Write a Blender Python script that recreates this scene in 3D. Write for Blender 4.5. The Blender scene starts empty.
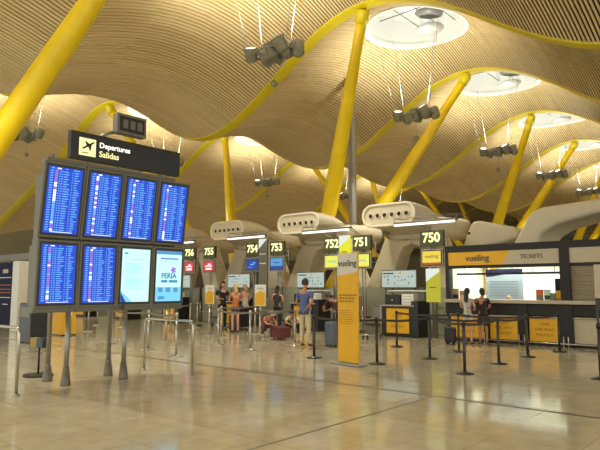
import bpy, bmesh, math, random
from mathutils import Vector, Matrix
random.seed(7)
S = bpy.context.scene
COL = S.collection
PI = math.pi

# ------------------------------------------------------------ camera, world, exposure
cam = bpy.data.cameras.new('camera'); cam_o = bpy.data.objects.new('camera', cam); COL.objects.link(cam_o)
cam.sensor_width = 36; cam.lens = 580/600*36; cam.clip_end = 400
yaw, pitch = math.radians(41), math.radians(6.2)
cam_o.location = (0, 0, 1.6)
cam_o.rotation_euler = (PI/2+pitch, 0, yaw-PI/2)
S.camera = cam_o
W = bpy.data.worlds.new('world'); S.world = W; W.use_nodes = True
W.node_tree.nodes['Background'].inputs[0].default_value = (.98, 1.0, .90, 1)
W.node_tree.nodes['Background'].inputs[1].default_value = 1.5
S.view_settings.view_transform = 'Standard'; S.view_settings.look = 'None'
S.view_settings.exposure = .25; S.view_settings.gamma = 1; S.view_settings.use_curve_mapping = False
try:
    S.cycles.use_denoising = True; S.cycles.max_bounces = 6; S.cycles.sample_clamp_indirect = 4
except Exception: pass
LAMP_UP = 880      # each roof luminaire, upward
LAMP_DOWN = 800

# ------------------------------------------------------------ materials
def srgb(r, g, b):
    f = lambda c: (c/255/12.92) if c/255 <= .04045 else ((c/255+.055)/1.055)**2.4
    return (f(r), f(g), f(b), 1)
MATS = {}
def mat(name, rgb, rough=.6, metal=0, emit=0, noise=0, nscale=8, spec=.5):
    if name in MATS: return MATS[name]
    m = bpy.data.materials.new(name); m.use_nodes = True; nt = m.node_tree
    b = nt.nodes['Principled BSDF']; c = srgb(*rgb)
    b.inputs['Base Color'].default_value = c
    b.inputs['Roughness'].default_value = rough; b.inputs['Metallic'].default_value = metal
    b.inputs['Specular IOR Level'].default_value = spec
    if emit:
        b.inputs['Emission Color'].default_value = c; b.inputs['Emission Strength'].default_value = emit
        b.inputs['Base Color'].default_value = (0.02, .02, .02, 1)
    elif noise:
        tc = nt.nodes.new('ShaderNodeTexCoord'); n = nt.nodes.new('ShaderNodeTexNoise'); n.inputs['Scale'].default_value = nscale
        n.inputs['Detail'].default_value = 5
        r = nt.nodes.new('ShaderNodeValToRGB')
        r.color_ramp.elements[0].color = tuple(x*(1-noise) for x in c[:3])+(1,)
        r.color_ramp.elements[1].color = tuple(min(1, x*(1+noise)) for x in c[:3])+(1,)
        r.color_ramp.elements[0].position = .3; r.color_ramp.elements[1].position = .7
        nt.links.new(tc.outputs['Object'], n.inputs['Vector']); nt.links.new(n.outputs[0], r.inputs[0])
        nt.links.new(r.outputs[0], b.inputs['Base Color'])
    MATS[name] = m; return m
yellow = mat('yellow_paint', (238, 204, 12), .38, noise=.06, nscale=2)
rib_y = mat('rib_yellow', (222, 204, 26), .45, noise=.05, nscale=1)
steel = mat('brushed_steel', (185, 180, 168), .28, .9, noise=.05, nscale=20)
dull_steel = mat('dull_steel', (150, 146, 135), .4, .7, noise=.06)
grey_metal = mat('grey_metal', (112, 106, 92), .45, .3, noise=.06)
casing = mat('casing_grey', (112, 107, 94), .5, .2, noise=.05)
black = mat('black_plastic', (24, 23, 24), .4, noise=.15)
darkpole = mat('dark_pole', (62, 60, 56), .4, .4, noise=.1)
belt_m = mat('belt_webbing', (58, 52, 50), .8, noise=.1)
duct_m = mat('duct_beige', (212, 198, 168), .55, noise=.04, nscale=3)
duct_rim = mat('duct_rim', (235, 222, 195), .5)
booth_black = mat('booth_black', (26, 23, 19), .6, noise=.1)
booth_yellow = mat('booth_yellow', (222, 166, 10), .5, noise=.05)
booth_beige = mat('booth_beige', (186, 172, 146), .55, noise=.05)
counter_grey = mat('counter_grey', (176, 164, 140), .4, noise=.05)
part_grey = mat('partition_grey', (168, 166, 142), .5, noise=.06, nscale=3)
sign_green = mat('sign_dark_green', (72, 72, 40), .5, noise=.05)
white_paint = mat('white_paint', (225, 225, 215), .5, noise=.03)
num_emit = mat('number_light', (255, 250, 170), emit=1.25)
txt_emit = mat('lettering_light', (255, 252, 235), emit=1.2)
icon_emit = mat('icon_light', (255, 246, 170), emit=1.0)
tube_emit = mat('lamp_tube_light', (250, 240, 235), emit=1.8)
sky_emit = mat('skylight_glow', (240, 241, 238), emit=1.5)
shaft_m = mat('shaft_grey', (206, 206, 200), .6)
text_dark = mat('lettering_dark', (62, 60, 62), .6)
text_soft = mat('lettering_soft', (150, 112, 20), .6)
text_mag = mat('lettering_plum', (120, 60, 110), .6)
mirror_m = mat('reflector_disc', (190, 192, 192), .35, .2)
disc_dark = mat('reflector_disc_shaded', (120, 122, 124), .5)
scr_blue = mat('screen_blue', (4, 72, 208), emit=.9)
scr_row = mat('screen_row_text', (110, 178, 250), emit=1.0)
scr_hi = mat('screen_white', (245, 250, 255), emit=1.1)
scr_pink = mat('screen_pink', (160, 122, 222), emit=.9)
scr_cyan = mat('screen_pale_cyan', (196, 240, 240), emit=1.05)
scr_cyan2 = mat('screen_sky_blue', (120, 205, 235), emit=1.0)
scr_teal = mat('screen_teal', (40, 140, 175), emit=1.0)
scr_red = mat('screen_red', (205, 60, 60), emit=.9)
scr_yel = mat('screen_yellow', (225, 226, 90), emit=.95)
scr_amber = mat('screen_amber', (235, 205, 70), emit=.9)
scr_navy = mat('screen_navy', (20, 60, 150), emit=.9)
scr_mid = mat('screen_mid_blue', (80, 150, 200), emit=.9)
tot_dim = mat('totem_yellow_dim', (206, 200, 40), emit=.62)
tot_yel = mat('totem_yellow', (232, 226, 30), emit=.85)
tot_white = mat('totem_white', (225, 232, 220), emit=.85)
info_bg = mat('info_board_panel', (205, 222, 210), emit=.62)
glow_white = mat('booth_wall_white', (235, 240, 225), .6)
navy = mat('navy_print', (20, 27, 62), .9, noise=.05)
orange = mat('orange_print', (190, 100, 50), .6)
wall_dark = mat('hall_wall_dark', (70, 62, 44), .8, noise=.2, nscale=.4)
wall_oliv = mat('hall_wall_brown', (96, 82, 52), .8, noise=.15, nscale=.5)

def wood_mat():
    m = bpy.data.materials.new('bamboo_slats'); m.use_nodes = True; nt = m.node_tree; N = nt.nodes.new; L = nt.links.new
    b = nt.nodes['Principled BSDF']; b.inputs['Roughness'].default_value = .5
    tc = N('ShaderNodeTexCoord'); sp = N('ShaderNodeSeparateXYZ'); L(tc.outputs['Object'], sp.inputs[0])
    def fl(sock, sc):
        a = N('ShaderNodeMath'); a.operation = 'MULTIPLY'; a.inputs[1].default_value = sc; L(sock, a.inputs[0])
        f = N('ShaderNodeMath'); f.operation = 'FLOOR'; L(a.outputs[0], f.inputs[0]); return f.outputs[0]
    cx = N('ShaderNodeCombineXYZ'); L(fl(sp.outputs[0], 1/2.25), cx.inputs[0]); L(fl(sp.outputs[1], 1/.118), cx.inputs[1])
    wn = N('ShaderNodeTexWhiteNoise'); L(cx.outputs[0], wn.inputs[0])
    no = N('ShaderNodeTexNoise'); no.inputs['Scale'].default_value = .5; no.inputs['Detail'].default_value = 3; L(tc.outputs['Object'], no.inputs['Vector'])
    mx = N('ShaderNodeMath'); mx.operation = 'ADD'; L(wn.outputs[0], mx.inputs[0]); L(no.outputs[0], mx.inputs[1])
    mr = N('ShaderNodeMapRange'); mr.inputs[1].default_value = .2; mr.inputs[2].default_value = 1.8; L(mx.outputs[0], mr.inputs[0])
    r = N('ShaderNodeValToRGB'); r.color_ramp.elements[0].color = srgb(214, 186, 134); r.color_ramp.elements[1].color = srgb(234, 212, 164)
    L(mr.outputs[0], r.inputs[0]); L(r.outputs[0], b.inputs['Base Color'])
    return m
wood = wood_mat()
gap_m = mat('slat_gap_dark', (46, 29, 15), 1, spec=.05)

def floor_mat():
    m = bpy.data.materials.new('polished_stone'); m.use_nodes = True; nt = m.node_tree; N = nt.nodes.new; L = nt.links.new
    b = nt.nodes['Principled BSDF']
    tc = N('ShaderNodeTexCoord'); mp = N('ShaderNodeMapping'); L(tc.outputs['Object'], mp.inputs[0]); mp.inputs['Rotation'].default_value = (0, 0, PI/2)
    br = N('ShaderNodeTexBrick'); br.inputs['Scale'].default_value = 1; br.inputs['Brick Width'].default_value = 1.8; br.inputs['Row Height'].default_value = .9
    br.inputs['Mortar Size'].default_value = .003; br.inputs['Color1'].default_value = srgb(216, 206, 178); br.inputs['Color2'].default_value = srgb(204, 192, 162)
    br.inputs['Mortar'].default_value = srgb(150, 126, 92); L(mp.outputs[0], br.inputs['Vector'])
    no = N('ShaderNodeTexNoise'); no.inputs['Scale'].default_value = 3; no.inputs['Detail'].default_value = 8; no.inputs['Roughness'].default_value = .65; L(tc.outputs['Object'], no.inputs['Vector'])
    r = N('ShaderNodeValToRGB'); r.color_ramp.elements[0].position = .3; r.color_ramp.elements[1].position = .72
    r.color_ramp.elements[0].color = (.72, .68, .62, 1); r.color_ramp.elements[1].color = (1, 1, 1, 1); L(no.outputs[0], r.inputs[0])
    mx = N('ShaderNodeMixRGB'); mx.blend_type = 'MULTIPLY'; mx.inputs[0].default_value = .8; L(br.outputs[0], mx.inputs[1]); L(r.outputs[0], mx.inputs[2])
    L(mx.outputs[0], b.inputs['Base Color'])
    r2 = N('ShaderNodeMapRange'); r2.inputs[3].default_value = .06; r2.inputs[4].default_value = .15; L(no.outputs[0], r2.inputs[0]); L(r2.outputs[0], b.inputs['Roughness'])
    b.inputs['Specular IOR Level'].default_value = .6
    return m
floor_m = floor_mat()

# ------------------------------------------------------------ helpers
class MB:
    """collects shapes; build() links them as one mesh object"""
    def __init__(s): s.v = []; s.f = []; s.mi = []; s.mats = []; s.sm = []
    def idx(s, m):
        if m not in s.mats: s.mats.append(m)
        return s.mats.index(m)
    def add(s, vs, fs, m, M=None, smooth=False):
        o = len(s.v)
        s.v += [tuple((M @ Vector(p)) if M else p) for p in vs]
        i = s.idx(m)
        for f in fs: s.f.append(tuple(o+k for k in f)); s.mi.append(i); s.sm.append(smooth)
        return s
    def bm(s, b, m, M=None, smooth=False):
        b.verts.index_update()
        s.add([tuple(v.co) for v in b.verts], [tuple(v.index for v in f.verts) for f in b.faces], m, M, smooth); b.free(); return s
    def box(s, x0, x1, y0, y1, z0, z1, m, bev=0, M=None, seg=2):
        b = bmesh.new(); bmesh.ops.create_cube(b, size=1)
        for v in b.verts: v.co = ((x0+x1)/2+v.co.x*(x1-x0), (y0+y1)/2+v.co.y*(y1-y0), (z0+z1)/2+v.co.z*(z1-z0))
        if bev: bmesh.ops.bevel(b, geom=b.edges[:], offset=bev, segments=seg, affect='EDGES', profile=.5)
        return s.bm(b, m, M, False)
    def quad(s, pts, m): return s.add(pts, [tuple(range(len(pts)))], m)
    def tube(s, pts, r, m, n=10, smooth=True, cap=True):
        pts = [Vector(p) for p in pts]; rs = r if isinstance(r, (list, tuple)) else [r]*len(pts)
        vs = []; fs = []; up = None
        for i, p in enumerate(pts):
            a = pts[max(0, i-1)]; b = pts[min(len(pts)-1, i+1)]; d = (b-a).normalized()
            if up is None: up = Vector((0, 0, 1)) if abs(d.z) < .9 else Vector((1, 0, 0))
            x = d.cross(up).normalized(); y = x.cross(d).normalized(); up = y
            for k in range(n):
                t = 2*PI*k/n; q = p+(x*math.cos(t)+y*math.sin(t))*rs[i]; vs.append(tuple(q))
        for i in range(len(pts)-1):
            for k in range(n): fs.append((i*n+k, i*n+(k+1) % n, (i+1)*n+(k+1) % n, (i+1)*n+k))
        if cap: fs.append(tuple(range(n))); fs.append(tuple(reversed(range((len(pts)-1)*n, len(pts)*n))))
        return s.add(vs, fs, m, None, smooth)
    def lathe(s, prof, m, n=20, M=None, smooth=True):
        vs = []; fs = []
        for r, z in prof:
            for k in range(n): t = 2*PI*k/n; vs.append((r*math.cos(t), r*math.sin(t), z))
        for i in range(len(prof)-1):
            for k in range(n): fs.append((i*n+k, i*n+(k+1) % n, (i+1)*n+(k+1) % n, (i+1)*n+k))
        fs.append(tuple(range(n))); fs.append(tuple(reversed(range((len(prof)-1)*n, len(prof)*n))))
        return s.add(vs, fs, m, M, smooth)
    def prism(s, poly, y0, y1, m, M=None, bev=0):
        """polygon in x,z extruded along y"""
        b = bmesh.new(); vs = [b.verts.new((x, y0, z)) for x, z in poly]; f = b.faces.new(vs)
        r = bmesh.ops.extrude_face_region(b, geom=[f]); 
        for v in r['geom']:
            if isinstance(v, bmesh.types.BMVert): v.co.y = y1
        bmesh.ops.recalc_face_normals(b, faces=b.faces)
        if bev: bmesh.ops.bevel(b, geom=b.edges[:], offset=bev, segments=4, affect='EDGES', profile=.5)
        return s.bm(b, m, M, bool(bev))
    def build(s, name, parent=None, mods=None):
        me = bpy.data.meshes.new(name); me.from_pydata(s.v, [], s.f)
        for m in s.mats: me.materials.append(m)
        me.polygons.foreach_set('material_index', s.mi); me.polygons.foreach_set('use_smooth', s.sm); me.update()
        bm = bmesh.new(); bm.from_mesh(me); bmesh.ops.recalc_face_normals(bm, faces=bm.faces) if len(s.f) < 20000 else None; bm.to_mesh(me); bm.free()
        o = bpy.data.objects.new(name, me); COL.objects.link(o)
        if parent: o.parent = parent
        return o
def tag(o, label=None, cat=None, group=None, kind=None):
    if label: o['label'] = label
    if cat: o['category'] = cat
    if group: o['group'] = group
    if kind: o['kind'] = kind
    return o
def thing(name, label, cat, loc=(0, 0, 0), rz=0, group=None):
    o = bpy.data.objects.new(name, None); COL.objects.link(o); o.empty_display_size = .2
    o.location = loc; o.rotation_euler = (0, 0, rz); return tag(o, label, cat, group)
def copy_tree(o, parent=None):
    c = o.copy(); COL.objects.link(c); c.parent = parent
    for ch in [x for x in COL.objects if x.parent == o]: copy_tree(ch, c)
    return c
FACE = -PI/2       # things that face the passengers: local x runs to the right, front is local -y
FM = Matrix(((1, 0, 0, 0), (0, 0, -1, 0), (0, 1, 0, 0), (0, 0, 0, 1)))   # text upright, facing -y
def text_bm(mb, s, size, x, y, z, m, align='CENTER', bold=0, depth=.004, sx=1, M=None):
    cu = bpy.data.curves.new('t', 'FONT'); cu.body = s; cu.size = size; cu.align_x = align; cu.align_y = 'CENTER'; cu.extrude = depth; cu.offset = bold; cu.resolution_u = 3
    o = bpy.data.objects.new('t', cu); COL.objects.link(o); bpy.context.view_layer.update()
    dg = bpy.context.evaluated_depsgraph_get(); me = bpy.data.meshes.new_from_object(o.evaluated_get(dg))
    T = (M or Matrix.Identity(4)) @ Matrix.Translation((x, y, z)) @ FM @ Matrix.Diagonal((sx, 1, 1, 1))
    mb.add([tuple(v.co) for v in me.vertices], [tuple(p.vertices) for p in me.polygons], m, T)
    bpy.data.objects.remove(o); bpy.data.curves.remove(cu); bpy.data.meshes.remove(me)

# ------------------------------------------------------------ the shell
def g(w):
    return 10.4+1.8*math.cos(2*PI*(w-12)/18)-.09*min(6, max(0, 8-w)) if w <= 37 else 9.02-.37*(w-37)
U0 = -9.5; NB = 11; BAY = 9; ARCH = 1.0; WA, WB = -13.0, 47.0
BND = [U0+9*k for k in range(12)]; BND[2] = 8.95
def zs(u, w):
    k = max(i for i in range(len(BND)-1) if u >= BND[i]-1e-6 or i == 0); t = (u-BND[k])/(BND[k+1]-BND[k])
    return g(w)+ARCH*math.sin(PI*t)
fl_mb = MB(); fl_mb.box(-14, 96, -14, 60, -.2, 0, floor_m); flo = fl_mb.build('floor'); tag(flo, kind='structure')
jm = mat('floor_joint', (92, 74, 54), .4)
j = MB(); j.box(7.96, 8.03, -14, 60, .0005, .0025, jm); tag(j.build('trim_1'), kind='structure')
j = MB(); j.box(-14, 7.96, 4.29, 4.32, .0005, .0022, jm); tag(j.build('trim_2'), kind='structure')

ceil = bpy.data.objects.new('ceiling', None); COL.objects.link(ceil); tag(ceil, kind='structure')
SKA, SKB, SKW = 2.3, 1.95, 12.0         # skylight half sizes along u and along w
for k in range(NB):
    ua, ub = BND[k], BND[k+1]; uc = U0+(k+.5)*BAY
    slat = MB(); back = MB(); NP = 10
    P = .118; n = int((WB-WA)/P)
    for i in range(n):
        w0 = WA+i*P; w1 = w0+.066; wm = (w0+w1)/2
        spans = [(ua+.24, ub-.24)]
        for sw in (SKW, SKW+18):
            if abs(wm-sw) < SKB:
                h = SKA*math.sqrt(1-((wm-sw)/SKB)**2); spans = [(ua+.24, uc-.5-h), (uc-.5+h, ub-.24)]
        for (a, b) in spans:
            m_ = max(3, int(NP*(b-a)/BAY)); vs = []; fs = []
            for q in range(m_+1):
                u = a+(b-a)*q/m_; z0 = zs(u, w0); z1 = zs(u, w1)
                vs += [(u, w0, z0), (u, w1, z1), (u, w1, z1+.045), (u, w0, z0+.045)]
            for q in range(m_):
                A = 4*q; B = A+4
                fs += [(A, B, B+1, A+1), (A+1, B+1, B+2, A+2), (A, A+3, B+3, B)]
            slat.add(vs, fs, wood)
            vs = []; fs = []; w2 = w0+P
            for q in range(m_+1):
                u = a+(b-a)*q/m_; vs += [(u, w0, zs(u, w0)+.05), (u, w2, zs(u, w2)+.05)]
            for q in range(m_): fs.append((2*q, 2*q+2, 2*q+3, 2*q+1))
            back.add(vs, fs, gap_m)
    slat.build('slat_lining', ceil); back.build('roof_deck', ceil)

# yellow curved roof beams
ordinal = ['overhead behind the camera', 'passing almost overhead', 'nearest one fully in view, running over the first skylight', 'second in view, over the second skylight', 'third in view, over the third skylight', 'fourth in view, over the fourth skylight', 'fifth in view toward the far end', 'sixth in view toward the far end', 'seventh, far down the hall', 'eighth, far down the hall', 'ninth, far down the hall', 'last at the far end']
for k in range(1, NB+1):
    u = BND[k]; mb = MB(); vs = []; fs = []; n = 120
    for i in range(n+1):
        w = WA+(WB-WA)*i/n; z = g(w)
        vs += [(u-.26, w, z+.05), (u, w, z+.02), (u+.26, w, z+.05), (u+.26, w, z+.3), (u-.26, w, z+.3)]
    for i in range(n):
        A = 5*i; B = A+5
        for q in range(5): fs.append((A+q, A+(q+1) % 5, B+(q+1) % 5, B+q))
    mb.add(vs, fs, rib_y)
    tag(mb.build('roof_beam'), 'yellow curved roof beam, '+ordinal[k], 'beam', 'yellow roof beams')

# skylights
def skylight(n, uc, sw):
    z0 = g(sw)+ARCH; o = bpy.data.objects.new('window_%d' % n, None); COL.objects.link(o); o.location = (uc, sw, z0); tag(o, kind='structure')
    def ring(a, b, z): return [(a*math.cos(2*PI*t/48), b*math.sin(2*PI*t/48), z) for t in range(48)]
    def zz(a, b, dz):
        return [(x, y, zs(uc+x, sw+y)-z0+dz) for x, y, _ in ring(a, b, 0)]
    fr = MB(); vs = zz(SKA-.03, SKB-.03, -.05)+zz(SKA+.18, SKB+.18, -.03)+zz(SKA+.18, SKB+.18, .1)+zz(SKA-.03, SKB-.03, .1)
    fs = [(r*48+t, r*48+(t+1) % 48, ((r+1) % 4)*48+(t+1) % 48, ((r+1) % 4)*48+t) for r in range(4) for t in range(48)]
    fr.add(vs, fs, shaft_m); fr.build('window_frame', o)
    sh = MB(); vs = zz(SKA, SKB, .05)+ring(SKA*.98, SKB*.98, .9)+ring(SKA*.9, SKB*.9, 1.3)+[(0, 0, 1.6)]
    fs = [(r*48+t, r*48+(t+1) % 48, (r+1)*48+(t+1) % 48, (r+1)*48+t) for r in range(2) for t in range(48)]
    sh.add(vs[:144], fs, shaft_m)
    sh.build('light_shaft', o)
    dm = MB(); dm.add(vs[96:], [(t, (t+1) % 48, 48) for t in range(48)], sky_emit); dm.build('lit_dome', o)
    for (x, y, z, r, m_, tx) in ((-.35, -.8, -.1, .58, disc_dark, .12), (.35, -.45, -.45, .6, mirror_m, -.1)):
        d = MB(); d.lathe([(r, -.02), (r, .02), (r*.6, .05)], m_, 28, Matrix.Translation((x, y, z)) @ Matrix.Rotation(tx, 4, 'X'))
        d.tube([(x, y, z), (x, y, 1.3)], .015, dull_steel, 6); d.build('reflector_disc', o)
    b = MB()
    for y in (-.8, 0, .8): b.tube([(-SKA*.93, y, .5), (SKA*.93, y, .5)], .025, dull_steel, 6)
    b.tube([(0, -SKB*.95, .5), (0, SKB*.95, .5)], .025, dull_steel, 6); b.build('glazing_bars', o)
n = 1
for k in range(NB):
    for sw in (12, 30): skylight(n, U0+(k+.5)*BAY-.5, sw); n += 1

# far walls
m = MB(); m.box(92, 92.3, WA, 60, 0, 14, wall_dark); tag(m.build('wall_far'), kind='structure')
m = MB(); m.box(8, 92, 52, 52.3, 0, 9, wall_oliv); tag(m.build('wall_left'), kind='structure')
m = MB(); m.box(30, 92, WA-.4, WA-.1, 0, 13, wall_dark); tag(m.build('wall_right'), kind='structure')
m = MB(); m.box(27, 27.3, -12, 50, 0, 3.3, wall_dark); tag(m.build('wall_back'), kind='structure')
m = MB(); m.box(60, 60.3, -12, 50, 0, 6.2, wall_dark); tag(m.build('wall_rear'), kind='structure')

# ------------------------------------------------------------ leaning columns
def column(base, top, label, r=.345):
    t = thing('leaning_column', label, 'column', base, 0, 'yellow leaning columns')
    a = Vector((0, 0, 0)); b = Vector(top)-Vector(base); d = b.normalized()
    mb = MB(); N_ = 14; pts = []; rs = []
    for i in range(N_+1):
        s_ = i/N_; pts.append(a+b*s_); rs.append(r*(.62+.38*math.sin(PI*min(1, s_*1.05+.12))**.8) if 0 < s_ < 1 else r*.6)
    for i in range(N_+1): rs[i] = max(rs[i], r*.58)
    mb.tube(pts, rs, yellow, 24); mb.build('shaft', t)
    cp = MB(); cp.tube([b-d*.5, b-d*.1, b+d*.02], [.27, .24, .2], rib_y, 16); cp.build('top_bracket', t)
    ft = MB(); ft.lathe([(.5, -1.0), (.5, -.1), (.4, 0), (.34, .08)], duct_m, 20); ft.build('foot_block', t)
where = {(4, 12, 0): 'thick leaning yellow column crossing the upper left corner', (22, 12, -1): 'tall yellow column rising straight above the standing banner to the first skylight',
 (22, 12, 1): 'yellow column leaning right from behind the grey pole to the second skylight', (40, 12, -1): 'steep yellow column reaching the third skylight from the ticket office side',
 (40, 12, 1): 'yellow column leaning far right to the fourth skylight', (22, 30, -1): 'yellow column descending right behind the departures sign', (22, 30, 1): 'nearly vertical yellow column between the departures board and counter 754'}
for ub in (4, 22, 40, 58, 76):
    for wt, wb in ((12, 18), (30, 24)):
        for s_ in (-1, 1):
            if ub == 4 and (s_ == -1): continue
            if ub == 4 and wt == 30: continue
            lab = where.get((ub, wt, s_)) or where.get((ub, wt, 0)) or ('yellow leaning column, %s %s leg of the %s pair down the hall' % ('left' if wt == 30 else 'right', 'near' if s_ < 0 else 'far', {40: 'third', 58: 'fourth', 76: 'fifth'}.get(ub)))
            column((ub+s_*.3, wb, 1.0), (ub+s_*4.5, wt, g(wt)-.06), lab)
pp = thing('grey_pole', 'tall slim grey metal pole beside the big yellow column', 'pole', (22, 15.85, 0))
m = MB(); m.tube([(0, 0, 0), (0, 0, zs(22, 15.85)-.12)], .18, mat('pole_grey', (150, 146, 142), .4, .2), 20); m.build('shaft', pp)
m = MB(); m.tube([(-.2, -.12, .4), (-.2, -.12, 10.3)], .045, dull_steel, 8); m.build('cable_tube', pp)

# ------------------------------------------------------------ roof luminaires
lum_m = mat('lamp_housing', (140, 138, 122), .45, .4, noise=.1); lens_m = mat('lamp_lens_glow', (255, 248, 230), emit=3)
rod_m = mat('white_rod', (180, 176, 168), .5)
def luminaire(u, w, z, label):
    t = thing('ceiling_luminaire', label, 'ceiling light', (u, w, z), 0, 'hanging spotlight clusters')
    f = MB(); pts = [(.55*math.cos(a*PI/6), .75*math.sin(a*PI/6), 0) for a in range(13)]; f.tube(pts, .035, lum_m, 6)
    f.tube([(-.6, -.3, .05), (.6, .3, -.1)], .04, lum_m, 6); f.tube([(-.5, .5, .0), (.5, -.5, -.05)], .04, lum_m, 6)
    f.box(-.3, .3, -.13, .13, -.25, -.05, lum_m, .02); f.build('ring_frame', t)
    for (x, y, tx, ty) in ((-.35, .7, .3, -.4), (.0, .35, 1.2, .6), (.15, -.4, -.9, .9), (.3, .55, .5, .3), (-.2, -.1, -.2, -.3), (.3, -.75, -.5, .3), (-.35, -.6, -.3, -.5)):
        h = MB(); M = Matrix.Translation((x, y, .02)) @ Matrix.Rotation(tx, 4, 'X') @ Matrix.Rotation(ty, 4, 'Y')
        h.lathe([(.1, -.24), (.19, -.18), (.22, .1), (.25, .22)], lum_m, 14, M)
        hd = h.build('spotlight_head', t); l = MB(); l.lathe([(.16, .221), (.16, .225)], lens_m, 14, M); l.build('lens', hd)
    for (x, y) in ((-.45, .75), (.1, .62), (.35, -.35), (-.3, -.8)):
        ax, ay = x*2.0, y*1.9; top = zs(u+ax, w+ay)-z
        r = MB(); r.tube([(x, y, .1), (ax, ay, top)], .014, rod_m, 6); r.build('hanging_rod', t)
    s_ = MB(); s_.tube([(0, 0, -.2), (0, 0, -.95)], .008, dull_steel, 5); s_.lathe([(.02, -1.12), (.1, -1.08), (.12, -1.0), (.08, -.93), (.02, -.9)], lum_m, 12)
    s_.build('hanging_sensor', t)
    for up, e in ((1, LAMP_UP), (0, LAMP_DOWN)):
        ld = bpy.data.lights.new('lamp', 'SPOT'); ld.energy = e*(1 if up else 1); ld.spot_size = math.radians(168 if up else 150); ld.spot_blend = .7; ld.color = (1, .97, .80) if up else (1, .98, .86); ld.shadow_soft_size = .3
        lo = bpy.data.objects.new('lamp', ld); COL.objects.link(lo); lo.parent = t; lo.location = (0, 0, .6 if up else -1.3); lo.rotation_euler = (PI, 0, 0) if up else (0, 0, 0)
ordr = ['nearest, over the middle of the hall', 'second in the right-hand row, beside the leaning column', 'third in the right-hand row', 'fourth in the right-hand row', 'fifth in the right-hand row, at the right edge', 'sixth in the right-hand row, far off', 'seventh in the right-hand row, far off']
for k in range(7): luminaire(13+9*k, 12.4, 9.1, 'hanging spotlight cluster, '+ordr[k])
luminaire(4, 12.4, 9.1, 'grey cluster of spotlights hanging above the camera')
for k, t_ in ((0, 'far left, under the lower ceiling wave'), (1, 'left row, hidden behind the yellow beam'), (2, 'left row, above counter 753'), (3, 'left row, far down the hall'), (4, 'left row, farthest')):
    luminaire(13+9*k, 30.2, 9.5, 'hanging spotlight cluster, '+t_)

# ------------------------------------------------------------ departures board
def screen_rows(mb, x0, x1, z0, z1, y, M, seed, nrow=27):
    rnd = random.Random(seed); dz = (z1-z0)/(nrow+2); wv = x1-x0
    def q(a, b, zc, h, m_): mb.add([(x0+a*wv, y, zc-h/2), (x0+b*wv, y, zc-h/2), (x0+b*wv, y, zc+h/2), (x0+a*wv, y, zc+h/2)], [(0, 1, 2, 3)], m_, M)
    q(.08, .16, z1-.6*dz, dz*.5, scr_row); q(.24, .36, z1-.6*dz, dz*.5, scr_hi); q(.5, .54, z1-.5*dz, dz*.4, scr_row)
    q(.72, .9, z1-.6*dz, dz*.4, scr_row)
    q(.2, .85, z0+.5*dz, dz*.25, scr_hi)
    lk = scr_pink
    for r in range(nrow):
        zc = z1-(r+1.7)*dz; h = dz*.42
        q(.05, .14, zc, h, scr_row)
        if rnd.random() < .75: lk = rnd.choice([scr_pink, scr_hi, scr_row, scr_hi, scr_pink])
        q(.185, .27, zc, dz*.85, lk)
        q(.31, .345, zc, h, scr_row); q(.37, .42, zc, h, scr_row)
        q(.45, .45+rnd.uniform(.1, .2), zc, h, scr_row); q(.69, .72, zc, h, scr_row); q(.76, .76+rnd.choice([.08, .12, .17]), zc, h, scr_row)
B = thing('departures_board', 'big departures board of eight bright upright screens on four steel poles', 'information board', (4.24, 9.3, 0))
SWd = .735
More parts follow.
